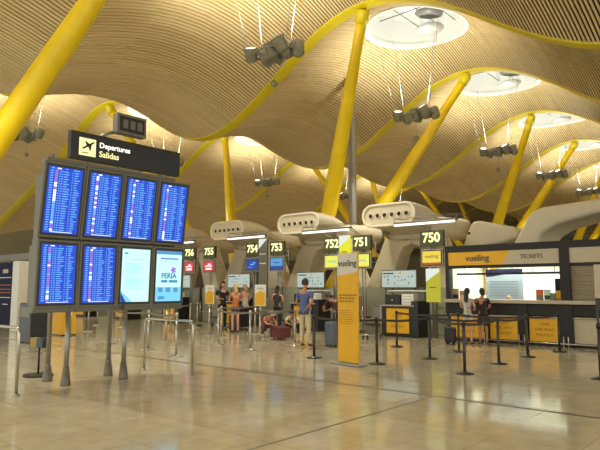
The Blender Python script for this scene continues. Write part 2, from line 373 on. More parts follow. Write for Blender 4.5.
for i in range(4):
    for row in (0, 1):
        tilt = math.radians(7.6 if row else 1.8); zc = 2.42 if row else 1.27; H = 1.25 if row else 1.12
        M = Matrix.Translation((SWd*(i+.5), 0, zc)) @ Matrix.Rotation(tilt, 4, 'X')
        c = MB(); hw = SWd/2-.004; b_ = .07
        c.box(-hw, hw, 0, .12, 0, H, casing, .01, M)
        c.box(-hw+.034, hw-.034, -.006, .01, .04, H-.034, black, .003, M)
        pan = c.build('display_panel', B)
        s_ = MB(); a0, a1, c0, c1 = -hw+b_, hw-b_, b_+.01, H-b_-.01
        def qd(xa, xb, za, zb, y, m_): s_.add([(a0+xa*(a1-a0), y, c0+za*(c1-c0)), (a0+xb*(a1-a0), y, c0+za*(c1-c0)), (a0+xb*(a1-a0), y, c0+zb*(c1-c0)), (a0+xa*(a1-a0), y, c0+zb*(c1-c0))], [(0, 1, 2, 3)], m_, M)
        if row or i < 2:
            qd(0, 1, 0, 1, -.008, scr_blue); screen_rows(s_, a0, a1, c0, c1, -.010, M, i*7+row, 25)
        elif i == 2:
            qd(0, 1, 0, 1, -.008, scr_cyan); qd(.08, .2, .9, .93, -.01, scr_teal)
            text_bm(s_, 'i', .06, a0+.12*(a1-a0), -.01, c0+.81*(c1-c0), scr_teal, M=M); qd(.24, .8, .8, .81, -.01, scr_cyan2)
            rr = random.Random(3)
            for q_ in range(19):
                if q_ not in (8, 10, 16): qd(.12, rr.uniform(.6, .85), .72-q_*.026, .728-q_*.026, -.01, scr_cyan2)
            s_.add([(a0, -.0105, c0), (a0+.11, -.0105, c0), (a0, -.0105, c0+.17)], [(0, 1, 2)], scr_navy, M)
            s_.add([(a0+.11, -.0105, c0), (a0+.24, -.0105, c0), (a0, -.0105, c0+.2), (a0, -.0105, c0+.17)], [(0, 1, 2, 3)], scr_cyan2, M)
        else:
            qd(0, 1, 0, 1, -.008, scr_cyan); qd(0, 1, .93, 1, -.01, scr_mid); qd(.15, .85, .83, .86, -.01, scr_mid); qd(.2, .8, .775, .785, -.01, scr_cyan2)
            qd(0, 1, 0, .28, -.009, scr_cyan2)
            text_bm(s_, 'FERIA', .14, 0, -.011, c0+.5*(c1-c0), scr_teal, bold=.004, M=M); qd(.2, .45, .37, .42, -.011, scr_teal); qd(.5, .85, .37, .42, -.011, scr_teal)
            s_.add([(.1+.075*math.cos(a*PI/5)*(1 if a % 2 else .6), -.012, c0+.62*(c1-c0)+.075*math.sin(a*PI/5)*(1 if a % 2 else .6)) for a in range(10)], [tuple(range(10))], scr_pink, M)
            for e in range(3): qd(.1+.3*e, .27+.3*e, .18, .27, -.011, scr_mid)
            qd(.1, .35, .04, .1, -.011, scr_mid)
        s_.build('screen', pan)
m = MB(); m.box(.05, SWd*4-.05, .15, .36, 1.32, 2.3, casing, .01); m.box(.1, SWd*4-.1, .15, .36, 2.34, 3.5, casing, .01)
for i in range(5): m.box(SWd*i-.02+(.04 if i == 0 else 0)-(.04 if i == 4 else 0), SWd*i+.02+(.04 if i == 0 else 0)-(.04 if i == 4 else 0), .0, .2, 1.2, 2.4, casing)
m.box(0, SWd*4, .02, .3, 1.2, 1.3, casing, .01); m.build('rear_housing', B)
for (x, y) in ((.62, .06), (.64, .74), (1.64, -.03), (1.66, .50)):
    p = MB(); p.tube([(x, y, 0), (x, y, 1.3 if y < .4 else 3.3)], .042, dull_steel, 14); po = p.build('support_pole', B)
    ft = MB(); ft.lathe([(.085, 0), (.085, .02), (.05, .3)], grey_metal, 16, Matrix.Translation((x, y, 0))); ft.build('pole_foot', po)
m = MB()
for z in (1.4, 2.0, 3.2): m.box(.5, 1.8, .36, .80, z, z+.06, grey_metal, .005)
m.build('pole_bracket', B)
# sign above
SX = .13
m = MB(); m.box(.4+SX, 2.7+SX, .05, .17, 3.82, 4.31, black, .008); sg = m.build('overhead_sign', B); tag(sg, 'dark sign panel with a plane symbol and lit lettering')
m = MB(); text_bm(m, 'Departures', .135, .93+SX, .045, 4.13, txt_emit, 'LEFT', .002); text_bm(m, 'Salidas', .15, .93+SX, .045, 3.97, icon_emit, 'LEFT', .002); m.build('lettering', sg)
m = MB(); m.box(.55+SX, .86+SX, .04, .05, 3.9, 4.21, icon_emit, .0)
for pl in ([(.67, 4.02), (.71, 4.05), (.88, 4.16), (.91, 4.165), (.905, 4.14), (.74, 4.03), (.7, 4.01)], [(.76, 4.08), (.73, 4.15), (.755, 4.15), (.83, 4.11)], [(.79, 4.07), (.82, 4.0), (.84, 4.0), (.86, 4.12)]):
    m.add([(x+SX-.08, .036, z) for x, z in pl], [tuple(range(len(pl)))], black)
m.add([(x+SX-.08, .036, z) for x, z in ((.68, 3.94), (.8, 3.94), (.8, 3.955), (.68, 3.955))], [(0, 1, 2, 3)], black); m.build('plane_symbol', sg)
m = MB()
for x in (.25, .9, 1.5, 2.4): m.box(x-.02, x+.02, .08, .14, 3.5, 3.84, grey_metal)
m.box(.15, 2.75, .07, .15, 3.72, 3.78, grey_metal, .005); m.build('sign_bracket', B)
m = MB(); m.box(1.36, 1.98, -.02, .14, 4.42, 4.8, casing, .01); m.box(1.41, 1.93, -.028, -.015, 4.47, 4.75, black); m.tube([(1.1, .1, 4.3), (1.25, .1, 4.4), (1.4, .1, 4.45)], .03, dull_steel, 8)
for i in range(3): m.box(1.48+i*.15, 1.58+i*.15, -.031, -.027, 4.53, 4.69, casing)
m.build('clock_display', B)

# ------------------------------------------------------------ check-in ducts (air outlets)
def stadium(hw, hh, n=10):
    pts = []
    for i in range(n+1): a = -PI/2+PI*i/n; pts.append((hw-hh+hh*math.cos(a), hh*math.sin(a)))
    for i in range(n+1): a = PI/2+PI*i/n; pts.append((-hw+hh+hh*math.cos(a), hh*math.sin(a)))
    return pts
def duct(c, label):
    # local: x right, y away from passengers
    t = thing('air_duct', label, 'air duct', (17, c, 0), FACE, 'beige air ducts over the check-in desks')
    def sweep(path, name, sgn=1):
        mb = MB(); vs = []; fs = []; n = None
        for (y, z, hw, hh, ang) in path:
            st = stadium(hw, hh); n = len(st)
            for (x, q) in st: vs.append((x, y*sgn-q*math.sin(ang)*sgn, z+q*math.cos(ang)))
        for i in range(len(path)-1):
            for k in range(n): fs.append((i*n+k, i*n+(k+1) % n, (i+1)*n+(k+1) % n, (i+1)*n+k))
        fs.append(tuple(range((len(path)-1)*n, len(path)*n)))
        mb.add(vs, fs, duct_m, None, True); return mb.build(name, t)
    path = [(0, 4.12, 1.08, .41, 0), (.5, 4.12, 1.08, .41, 0), (1.1, 4.08, 1.08, .41, -.12), (1.6, 3.95, 1.06, .41, -.4), (1.95, 3.7, 1.03, .42, -.9), (2.1, 3.4, 1.0, .42, -1.4)]
    b = sweep(path, 'front_outlet')
    f = MB(); so = stadium(1.08, .41); si = stadium(1.0, .33)
    n = len(so)
    f.add([(x, -.005, z+4.12) for x, z in so]+[(x, -.03, z*.97+4.12) for x, z in so]+[(x, -.03, z+4.12) for x, z in si]+[(x, .06, z+4.12) for x, z in si],
          [(r*n+k, r*n+(k+1) % n, (r+1)*n+(k+1) % n, (r+1)*n+k) for r in range(3) for k in range(n)], duct_rim, None, True)
    f.add([(x, .05, z+4.12) for x, z in si], [tuple(range(n))], duct_m); f.build('outlet_rim', b)
    for i in range(6):
        x = -.72+i*.288; nz = MB(); MM = Matrix.Translation((x, .045, 4.12)) @ Matrix.Rotation(PI/2, 4, 'X')
        nz.lathe([(.1, 0), (.1, .05), (.078, .055), (.078, .01)], duct_rim, 14, MM); nz.lathe([(.076, .04), (.076, .05)], black, 14, MM); nz.build('nozzle', b)
    path2 = [(1.2, 3.75, 1.0, .4, 0), (3.0, 3.85, 1.06, .41, 0), (4.4, 3.9, 1.06, .41, 0)]
    sweep(path2, 'rear_outlet')
    m = MB()
    for s_ in (-1, 1):
        poly = [(s_*1.0, 3.6), (s_*1.12, 3.4), (s_*2.03, 1.5), (s_*2.03, 0), (s_*1.1, 0), (s_*.95, 1.4), (s_*.5, 2.85), (s_*.32, 3.1), (0, 3.2), (0, 3.6)]
        lg = MB(); lg.prism(poly, 1.5, 2.35, duct_m, bev=.04); lg.build('leg', t)
    return t
for k in range(6):
    duct(10.75+4.15*k, 'beige six-nozzle air duct on splayed legs, '+['nearest the ticket office, left of sign 750', 'above the man in the blue shirt', 'above the standing women', 'mostly behind the right end of the departures board', 'behind the screens, fifth from the ticket office', 'behind the screens, farthest from the ticket office'][k])

# low grey-green partition behind the desks
for i in range(4):
    m = MB(); x0 = 8.75+i*6.8; m.box(18.3, 18.38, x0, x0+6.7, 0, 1.62, part_grey, .01)
    for q in range(6): m.box(18.27, 18.41, x0+q*1.33, x0+q*1.33+.04, 0, 1.64, grey_metal)
    tag(m.build('partition'), 'grey-green low partition screen behind the check-in desks, %s section' % ['nearest the ticket office', 'second', 'third', 'farthest left'][i], 'partition', 'grey check-in partitions')

# number signs
def flight_sign(w, num, scr, label, sw=.78):
    t = thing('counter_sign', label, 'sign', (17, w, 0), FACE, 'check-in counter signs')
    m = MB(); m.box(-sw/2, sw/2, 0, .12, 2.93, 3.47, sign_green, .01); b = m.build('number_box', t)
    m = MB(); text_bm(m, num, .43, 0, -.008, 3.22, num_emit, 'CENTER', .012, sx=.98); m.build('number', b)
    m = MB(); m.box(-.4, .4, 0, .1, 2.28, 2.86, dull_steel, .012); m.box(-.36, .36, -.012, .01, 2.32, 2.82, black); c = m.build('monitor', t)
    m = MB()
    def q(x0, x1, z0, z1, y, mm): m.add([(x0, y, z0), (x1, y, z0), (x1, y, z1), (x0, y, z1)], [(0, 1, 2, 3)], mm)
    base = {'r': scr_red, 'b': scr_navy, 'c': scr_mid, 'y': scr_amber, 'v': scr_yel, 'w': scr_cyan}[scr]
    q(-.33, .33, 2.35, 2.79, -.015, base)
    if scr == 'r': q(-.2, .2, 2.42, 2.5, -.018, scr_hi); q(-.24, .24, 2.56, 2.6, -.018, scr_hi); q(-.05, .15, 2.64, 2.68, -.018, scr_hi)
    if scr == 'b': q(-.1, .1, 2.55, 2.6, -.018, scr_row); q(-.25, .0, 2.45, 2.47, -.018, scr_row); q(.05, .2, 2.62, 2.66, -.018, scr_row)
    if scr == 'c': q(-.33, .33, 2.35, 2.48, -.018, scr_navy); q(-.15, .15, 2.6, 2.64, -.018, scr_navy)
    if scr == 'y': text_bm(m, 'vueling', .17, 0, -.018, 2.62, text_dark, depth=.001); q(-.33, .33, 2.35, 2.42, -.018, orange)
    if scr in 'vw': text_bm(m, 'vueling', .14, 0, -.018, 2.58, scr_mid, depth=.001); q(-.33, .33, 2.35, 2.4, -.018, scr_amber)
    m.build('screen', c)
    m = MB(); m.tube([(-.06, .14, 0), (-.06, .14, 3.4)], .03, dull_steel, 8); m.tube([(.06, .14, 0), (.06, .14, 3.4)], .03, dull_steel, 8); m.build('post', t)
    m = MB(); m.tube([(-.3, .13, 2.3), (-.3, .13, 3.4)], .014, dull_steel, 6)
    for z in (2.5, 2.9, 3.25): m.tube([(.52, .13, z), (-.52, .13, z)], .014, dull_steel, 6)
    m.tube([(.52, .13, 2.5), (.52, .13, 3.25)], .014, dull_steel, 6); m.build('rail', t)
flight_sign(9.12, '750', 'y', 'dark counter sign numbered 750 over a yellow screen', .86)
flight_sign(11.88, '751', 'v', 'dark sign 751 and pale screen, right of the bright yellow totem')
flight_sign(13.2, '752', 'v', 'dark sign 752 and pale screen, left of the bright yellow totem')
flight_sign(16.02, '753', 'c', 'dark counter sign numbered 753 over a light blue screen')
flight_sign(17.42, '754', 'b', 'dark counter sign numbered 754 over a dark blue screen')
flight_sign(20.2, '755', 'r', 'dark sign 755 over a red screen, the right one of the red pair')
flight_sign(21.6, '756', 'r', 'dark sign 756 over a red screen, the leftmost number')
def totem(w, z0, z1, kind, label, hw=.24):
    t = thing('hanging_totem', label, 'sign', (16.9, w, 0), FACE, 'slim totems between counter signs')
    m = MB(); m.box(-hw, hw, 0, .08, z0, z1, {'y': tot_yel if z1 > 3 else tot_dim, 'd': grey_metal}[kind], .005); p = m.build('totem_panel', t)
    m = MB(); zt = z1
    if kind == 'y': m.add([(-hw, -.006, zt-.42), (hw, -.006, zt-.1), (hw, -.006, zt), (-hw, -.006, zt)], [(0, 1, 2, 3)], tot_white); m.box(-.12, .12, -.01, -.004, zt-.62, zt-.58, text_soft)
    else:
        m.add([(-hw, -.006, zt-.4), (hw, -.006, zt), (-hw, -.006, zt)], [(0, 1, 2)], tot_white)
        for z in (zt-.62, zt-1.0): m.box(-.18, .18, -.01, -.004, z-.02, z+.02, white_paint)
    m.build('graphic', p)
    m = MB(); m.tube([(0, .12, 0), (0, .12, z1)], .03, dull_steel, 8); m.build('post', t)
totem(12.56, 2.2, 3.5, 'y', 'yellow lit totem with white top between signs 751 and 752')
totem(16.7, 1.2, 3.6, 'd', 'dark grey totem with white corner between signs 753 and 754')
totem(9.05, 1.15, 2.22, 'y', 'yellow lit totem with white top under sign 750')
def light_bar(wc, label, xs):
    t = thing('light_bar', label, 'light', (16.2, wc, 0), FACE, 'white light bars over the counters')
    m = MB(); m.tube([(-1.05, 0, 3.62), (1.05, 0, 3.62)], .035, tube_emit, 8); m.build('lamp_tube', t)
    m = MB(); m.box(-1.1, 1.1, .0, .14, 3.66, 3.72, grey_metal, .01)
    for x in xs: m.tube([(x, .07, 3.7), (x, .93, 3.38)], .016, dull_steel, 6)
    m.tube([(-1.1, .07, 3.85), (1.1, .07, 3.85)], .012, dull_steel, 6); m.tube([(-1.1, .5, 3.86), (1.1, .5, 3.86)], .012, dull_steel, 6)
    for x in (-1.1, 1.1): m.tube([(x, .07, 3.7), (x, .07, 3.85), (x, .7, 3.87)], .014, dull_steel, 6)
    m.build('holder', t)
light_bar(8.95, 'white light bar nearest the ticket office, over sign 750', (-.23, -.11)); light_bar(12.9, 'white light bar just above the standing banner', (.96, 1.08, -.24, -.36)); light_bar(17.0, 'white light bar over the dark grey totem', (.92, 1.04, -.36, -.48)); light_bar(21.4, 'white light bar over the two red screens', (-.14, -.26))

# check-in desks
def desk(c, i, label):
    t = thing('check_in_desk', label, 'desk', (16.75, c, 0), FACE, 'check-in desks in a row')
    m = MB(); m.box(-.62, .62, .03, .75, .02, 1.0, black, .01); m.box(.55, .8, -.05, .75, 0, 1.18, black, .02); m.build('body', t)
    m = MB(); m.box(-.42, .44, .0, .03, .12, .93, booth_yellow, .004); f = m.build('front_panel', t); tag(f, 'yellow front panel')
    m = MB()
    for q, s_ in enumerate(('LOVE', 'THE WAY', 'YOU FLY')): text_bm(m, s_, .13, 0, -.004, .68-q*.17, text_soft)
    m.build('lettering', f)
    m = MB(); m.box(-.66, .66, -.06, .8, 1.0, 1.04, counter_grey, .008); m.build('desk_top', t)
    m = MB(); m.box(-.6, .0, .2, .5, 1.04, 1.38, black, .02); m.lathe([(.03, 0), (.03, .01)], steel, 10, Matrix.Translation((-.3, .195, 1.2)) @ Matrix.Rotation(PI/2, 4, 'X')); m.build('desk_monitor', t)
    m = MB(); m.box(.05, .5, .2, .55, 1.04, 1.4, white_paint, .02)
    for z in (1.12, 1.22, 1.32): m.box(.1, .45, .195, .2, z, z+.008, grey_metal)
    m.build('printer', t)
    m = MB(); m.box(-1.45, -.66, .2, .8, .0, .32, grey_metal, .02); m.box(-1.4, -.7, .15, .8, .32, .36, black, .01); m.box(-1.45, -.66, .8, 1.0, 0, .9, dull_steel, .02); m.build('baggage_belt', t)
labs = ['nearest the ticket office, under the first air duct', 'in front of the man in the blue shirt', 'behind the standing women', 'seen below the screens, fourth from the ticket office', 'seen below the screens, fifth from the ticket office', 'seen below the screens, last on the left']
for k in range(6): desk(10.3+4.15*k, k, 'black check-in desk with a yellow front, '+labs[k])
def info_board(w, label):
    t = thing('information_panel', label, 'information board', (17.95, w, 0), FACE, 'pale luggage rule panels')
    m = MB(); m.box(-.72, .72, 0, .06, 1.6, 2.24, grey_metal, .01); m.box(-.69, .69, -.008, 0, 1.63, 2.21, info_bg); p = m.build('panel', t)
    m = MB(); rr = random.Random(int(w*10)); m.box(-.64, -.2, -.012, -.009, 2.1, 2.14, navy); m.box(0, .1, -.012, -.009, 2.1, 2.16, booth_yellow)
    for r_ in range(3):
        for x in range(9):
            if rr.random() < .55: m.box(-.6+x*.14, -.6+x*.14+rr.uniform(.03, .06), -.012, -.009, 1.98-r_*.12, 1.98-r_*.12+rr.uniform(.03, .06), text_dark)
    m.box(-.3, .4, -.012, -.009, 1.67, 1.68, orange); m.build('pictograms', p)
    for x in (-.6, .6): m = MB(); m.tube([(x, .1, 0), (x, .1, 1.9)], .03, dull_steel, 8); m.build('post', t)
for w, l in ((10.95, 'right of the banner, above the desk with the yellow front'), (15.05, 'behind the head of the man in blue'), (19.25, 'behind the standing women'), (23.4, 'half hidden behind the right end of the departures board')):
    info_board(w, 'pale pictogram panel, '+l)
def gate(w, label):
    t = thing('steel_hoop', label, 'frame', (17.85, w, 0), FACE, 'white bag-size frames')
    m = MB(); m.tube([(-.85, 0, 0), (-.85, 0, 1.5), (.85, 0, 1.5), (.85, 0, 0)], .035, white_paint, 8); m.build('frame', t)
gate(10.5, 'white square frame under the nearest pictogram panel'); gate(14.7, 'white square frame in front of the man in the blue shirt')

# ------------------------------------------------------------ beige pods behind the ticket office
def pod(poly, y0, y1, label):
    t = thing('air_duct', label, 'air duct', (20, 0, 0), FACE, 'beige rounded ducts above the ticket office')
    m = MB(); m.prism([(-w, z) for w, z in poly], y0, y1, duct_m, bev=.14); m.build('duct_body', t)
    return t
t = pod([(9.36, 2.95), (8.95, 3.91), (8.72, 4.0), (7.4, 3.68), (7.22, 3.5), (7.3, 3.24), (7.9, 3.12), (8.6, 2.98)], -.4, 1.5, 'smaller beige rounded duct above the yellow end of the ticket office')
m = MB(); m.lathe([(.05, 0), (.05, .02)], black, 12, Matrix.Translation((-9.0, -.405, 3.55)) @ Matrix.Rotation(PI/2, 4, 'X')); m.build('nozzle', t)
pod([(7.3, 2.95), (7.18, 3.2), (6.64, 4.07), (6.35, 4.2), (4.77, 4.3), (1.5, 4.5), (1.5, 4.1), (3.67, 4.0), (4.79, 3.84), (5.9, 3.58), (6.35, 3.3), (6.45, 2.95)], -.9, 1.2, 'large beige rounded duct above the right end of the ticket office')

# ------------------------------------------------------------ ticket office
T = thing('ticket_office', 'black and yellow ticket office with a lit window and TICKETS lettering', 'ticket office', (16.8, 8.55, 0), FACE)
LEN = 8.6
m = MB(); m.box(0, LEN, .05, 2.9, 2.74, 2.9, booth_black, .01); m.box(0, LEN, -.02, .12, 2.7, 2.9, booth_black, .01); m.box(0, .12, 0, .25, 0, 2.9, booth_black); m.box(3.44, 3.7, -.04, .25, 0, 2.72, booth_black)
m.box(0, LEN, .02, .15, 2.2, 2.29, booth_black); m.box(8.4, LEN, 0, .25, 0, 2.9, booth_black); m.build('frame', T)
f = MB(); f.prism([(.1, 2.29), (1.83, 2.29), (2.05, 2.7), (.1, 2.7)], 0, .06, booth_yellow); fy = f.build('sign_fascia', T); tag(fy, 'yellow end of the fascia')
m = MB(); text_bm(m, 'vueling', .27, 1.06, -.006, 2.5, text_dark, bold=.003); m.build('lettering', fy)
f = MB(); f.prism([(1.83, 2.29), (LEN, 2.29), (LEN, 2.7), (2.05, 2.7)], 0, .06, booth_beige); fg = f.build('sign_fascia', T); tag(fg, 'beige length of the fascia')
m = MB(); text_bm(m, 'TICKETS', .17, 2.68, -.006, 2.5, text_dark); m.build('lettering', fg)
m = MB(); m.box(0, LEN, -.16, .5, 1.16, 1.26, counter_grey, .01); m.build('counter_top', T)
m = MB(); m.box(0, LEN, .02, .3, 0, 1.16, booth_black); m.box(0, LEN, -.06, .05, .84, 1.14, booth_black, .01); m.build('counter_base', T)
for (x0, x1, mm, txt) in ((.16, 1.22, booth_yellow, 1), (1.4, 2.22, booth_yellow, 1), (2.55, 3.36, booth_yellow, 1), (3.72, 5.6, booth_beige, 0), (5.8, 8.3, booth_beige, 0)):
    m = MB(); m.box(x0, x1, -.02, .03, .12, .76, mm, .004); p = m.build('front_panel', T); tag(p, 'yellow front panel' if txt else 'plain beige front panel')
    m = MB(); m.box(x0-.03, x1+.03, -.07, .03, .77, .81, counter_grey, .004); m.build('ledge', p)
    if txt:
        m = MB()
        for q, s_ in enumerate(('LOVE', 'THE WAY', 'YOU FLY')): text_bm(m, s_, .12, (x0+x1)/2, -.024, .6-q*.15, text_soft)
        m.build('lettering', p)
for (x0, x1) in ((1.24, 1.38), (2.26, 2.52), (3.4, 3.74), (5.62, 5.78)):
    m = MB(); m.box(x0, x1, -.1, .05, 0, 1.15, booth_black, .01); m.build('pillar', T)
m = MB(); m.tube([(0, -.16, .1), (LEN, -.16, .1)], .018, steel, 8)
for x in (.15, 1.28, 1.34, 2.3, 2.45, 3.5, 3.62, 5.2, 7): m.tube([(x, -.16, 0), (x, -.16, .3)], .016, steel, 8)
m.build('bumper_rail', T)
m = MB(); n = 14
for i in range(n):
    z0 = 1.27+i*(.94/n); m.add([(3.7, .1, z0), (8.4, .1, z0), (8.4, .04, z0+.045), (3.7, .04, z0+.045), (3.7, .1, z0+.94/n), (8.4, .1, z0+.94/n)], [(0, 1, 2, 3), (3, 2, 5, 4)], counter_grey)
sh = m.build('roller_shutter', T)
m = MB(); m.box(.05, 3.6, 2.8, 2.9, 0, 2.74, glow_white); m.box(.02, .1, .3, 2.9, 0, 2.74, glow_white); m.box(3.55, 3.65, .3, 2.9, 0, 2.74, glow_white); m.box(.1, 3.6, .3, 2.8, 2.62, 2.66, glow_white); m.build('interior_walls', T)
m = MB(); m.box(.4, 3.2, .9, 1.1, 2.58, 2.61, tube_emit); m.build('interior_lamp', T)
ld = bpy.data.lights.new('lamp', 'AREA'); ld.energy = 75; ld.size = 2.6; ld.size_y = .8; ld.shape = 'RECTANGLE'; ld.color = (.97, 1, .9)
lo = bpy.data.objects.new('lamp', ld); COL.objects.link(lo); lo.parent = T; lo.location = (1.8, 1.4, 2.55)
m = MB(); m.box(.25, 3.43, .28, .34, 2.0, 2.06, booth_black)
for x in (.5, 1.2, 2.0, 2.6, 3.2): m.tube([(x, .31, 2.06), (x, .31, 2.62)], .008, black, 5)
m.build('hanging_track', T)
m = MB(); m.box(.72, 1.9, 1.4, 1.43, 1.15, 2.2, mat('poster_pale', (178, 196, 206), .5)); m.add([(.72, 1.395, 1.95), (1.9, 1.395, 2.1), (1.9, 1.395, 2.2), (.72, 1.395, 2.2)], [(0, 1, 2, 3)], navy)
for q in range(6): m.box(.82, 1.75, 1.39, 1.398, 1.35+q*.09, 1.365+q*.09, mat('poster_lines', (130, 150, 175), .6))
for x in (.8, 1.82): m.tube([(x, 1.45, 0), (x, 1.45, 2.6)], .015, dull_steel, 6)
m.build('notice_panel', T)
m = MB(); m.box(-.05+.2, .55, 2.6, 2.7, 1.5, 2.5, booth_yellow); m.box(.2, .5, 2.58, 2.6, 1.9, 2.1, white_paint); m.build('yellow_poster', T)
def leaflet(x, y, wd, h, mm, label, m2=None):
    o = MB(); o.box(-wd/2, wd/2, 0, .04, 0, h, mm, .004); 
    if m2: o.box(-wd/2+.01, wd/2-.01, -.004, .001, .02, h*.45, m2)
    ob = o.build('leaflet_holder'); ob.location = (16.8+y, 8.55-x, 1.26); ob.rotation_euler = (0, 0, FACE); tag(ob, label, 'leaflet holder', 'leaflets on the ticket counter')
brown = mat('leaflet_brown', (150, 118, 84), .6); green = mat('leaflet_green', (40, 70, 34), .6); grn2 = mat('leaflet_pale', (190, 205, 190), .6)
leaflet(.26, .12, .2, .32, brown, 'brown leaflet holder at the left end of the ticket counter', navy)
leaflet(.5, .1, .18, .26, brown, 'smaller brown leaflet holder second from the left on the ticket counter', booth_beige)
leaflet(2.83, .1, .2, .3, orange, 'orange and grey leaflet holder right of the poster', grey_metal)
leaflet(3.04, .1, .18, .3, grn2, 'pale leaflet holder with green lower half', green)
leaflet(3.36, .16, .24, .6, navy, 'tall navy leaflet stand beside the black column', booth_yellow)
leaflet(3.2, .05, .14, .2, grey_metal, 'small grey leaflet holder before the navy stand')

# ------------------------------------------------------------ standing banner
t = thing('roll_up_banner', 'tall yellow standing banner with a grey top and dark lettering', 'banner', (10.0, 7.34, 0), FACE-.12)
m = MB(); m.box(-.29, .29, -.02, .02, .06, 2.34, booth_yellow, .004); b = m.build('banner_panel', t)
m = MB(); m.add([(-.288, -.024, 1.86), (.288, -.024, 1.93), (.288, -.024, 2.33), (-.288, -.024, 2.33)], [(0, 1, 2, 3)], mat('banner_grey', (206, 198, 182), .6)); text_bm(m, 'vueling', .19, 0, -.028, 2.12, text_dark, bold=.002, depth=.002)
rb = random.Random(5)
for z, l in ((1.45, .46), (1.385, .44), (1.32, .36)):
    x = -.25
    while x < -.25+l: wd = rb.uniform(.04, .1); m.box(x, x+wd, -.0255, -.0235, z-.018, z+.018, text_soft); x += wd+.02
for q in range(7): m.box(-.25, .1+.03*(q % 3), -.025, -.0235, 1.12-q*.045, 1.13-q*.045, text_soft)
m.build('banner_print', b)
m = MB(); m.box(-.4, .4, -.14, .14, 0, .05, dull_steel, .015); m.build('base_plate', t)

# ------------------------------------------------------------ queue posts and belts
belt_red = mat('belt_clip', (150, 60, 60), .5)
def post_tree(kind, u, w, label, to=None, poster=None, h=.98):
    mm = darkpole if kind == 'dark' else steel
    t = thing('queue_post', label, 'queue post', (u, w, 0), 0, 'dark queue posts' if kind == 'dark' else 'steel queue posts')
    m = MB(); m.lathe([(.17, 0), (.175, .012), (.16, .025), (.05, .045), (.032, .06)], mm, 22); m.build('base', t)
    m = MB(); m.lathe([(.03, .04), (.03, h-.1)], mm, 14); m.build('pole', t)
    m = MB(); m.lathe([(.036, h-.1), (.038, h-.02), (.03, h)], mm if kind != 'dark' else black, 14); m.build('belt_head', t)
    for q in (to or []):
        dx, dy = q[0]-u, q[1]-w; L = math.hypot(dx, dy); n = 8; vs = []; fs = []
        nx, ny = -dy/L*.004, dx/L*.004
        for i in range(n+1):
            s_ = (.03+(L-.06)*i/n)/L; sag = -.04*math.sin(PI*i/n); 
            for (zz_, s2) in ((h-.085, -1), (h-.035, -1), (h-.035, 1), (h-.085, 1)): vs.append((dx*s_+nx*s2, dy*s_+ny*s2, zz_+sag))
        for i in range(n):
            for k in range(4): fs.append((4*i+k, 4*i+(k+1) % 4, 4*i+4+(k+1) % 4, 4*i+4+k))
        m = MB(); m.add(vs, fs, belt_m if kind == 'dark' else mat('belt_grey', (120, 112, 100), .8, noise=.05)); m.build('belt', t)
    if poster:
        f = MB(); M = Matrix.Rotation(FACE, 4, 'Z'); f.box(-.23, .23, -.012, .012, h+.04, h+.68, white_paint, .004, M); f.box(-.02, .02, -.01, .01, h-.02, h+.05, steel, 0, M); p = f.build('poster_holder', t)
        f = MB(); f.add([(-.21, -.014, h+.06), (.21, -.014, h+.06), (.21, -.014, h+.44), (0, -.014, h+.5), (-.21, -.014, h+.4)], [(0, 1, 2, 3, 4)], booth_yellow, M); text_bm(f, 'vueling', .1, 0, -.015, h+.57, text_soft, depth=.001, M=M); f.build('poster_print', p)
    return t
D = {'a': (10.47, 8.67), 'b': (10.53, 6.99), 'c': (10.4, 4.95), 'd': (12.05, 6.57), 'e': (12.22, 5.04), 'f': (13.88, 8.56), 'g': (13.83, 6.72), 'h': (13.89, 5.03), 'i': (15.5, 4.81), 'r': (11.4, 2.86)}
dl = {'a': ('dark queue post in front of the man in the blue shirt', ['b']), 'b': ('dark queue post just right of the standing banner', ['d']), 'c': ('nearest dark queue post in the middle of the ticket lane', ['e']), 'd': ('dark queue post second right of the standing banner', ['c', 'e']),
      'e': ('dark queue post behind and right of the nearest one', ['h']), 'f': ('dark queue post in front of the nearest yellow check-in desk', ['g']), 'g': ('dark queue post left of the two women at the window', ['h']), 'h': ('dark queue post in front of the yellow panels at the ticket window', ['i']), 'i': ('dark queue post by the black column of the ticket office', []), 'r': ('dark post with a beige notice at the right edge of the picture', [])}
for k, (u, w) in D.items():
    tt = post_tree('dark', u, w, dl[k][0], [D[q] if isinstance(q, str) else q for q in dl[k][1]])
    if k == 'r':
        f = MB(); M = Matrix.Rotation(FACE, 4, 'Z'); f.box(-.02, .02, -.01, .01, .9, 1.75, darkpole, 0, M); f.box(-.02, .42, -.03, -.01, 1.42, 2.02, booth_beige, .004, M); f.box(-.02, .42, -.03, -.01, 1.2, 1.42, black, .004, M); f.build('notice_board', tt)
Sx = [((8.57, 11.31), 'steel queue post nearest the steel handrail hoop'), ((8.97, 13.03), 'steel queue post seen just behind the handrail hoop'), ((9.19, 15.26), 'steel queue post behind the board poles'), ((10.83, 14.81), 'steel queue post between the hoop and the check-in queue'),
      ((11.15, 19.97), 'steel queue post behind the left board poles'), ((9.45, 18.02), 'steel queue post near the yellow stand under the board'), ((13.32, 23.12), 'steel queue post far behind the board'), ((12.85, 17.29), 'steel queue post behind the hoop, farther back'), ((13.1, 20.98), 'steel queue post far back, under the third screen column'),
      ((15.13, 18.65), 'steel queue post close to the desks left of the women'), ((11.05, 12.67), 'steel queue post in front of the woman in black'), ((10.71, 11.03), 'nearest steel queue post in front of the blonde woman'), ((12.64, 14.36), 'steel queue post behind the one at the woman in black'),
      ((12.47, 11.03), 'steel queue post left of the man in the blue shirt'), ((14.51, 14.7), 'steel queue post between the women and the crouching pair'), ((14.24, 17.97), 'steel queue post left of the woman in black')]
conn = {0: [1], 1: [2], 3: [7], 4: [8], 5: [4], 7: [9], 10: [11], 11: [13], 14: [12], 9: [15]}
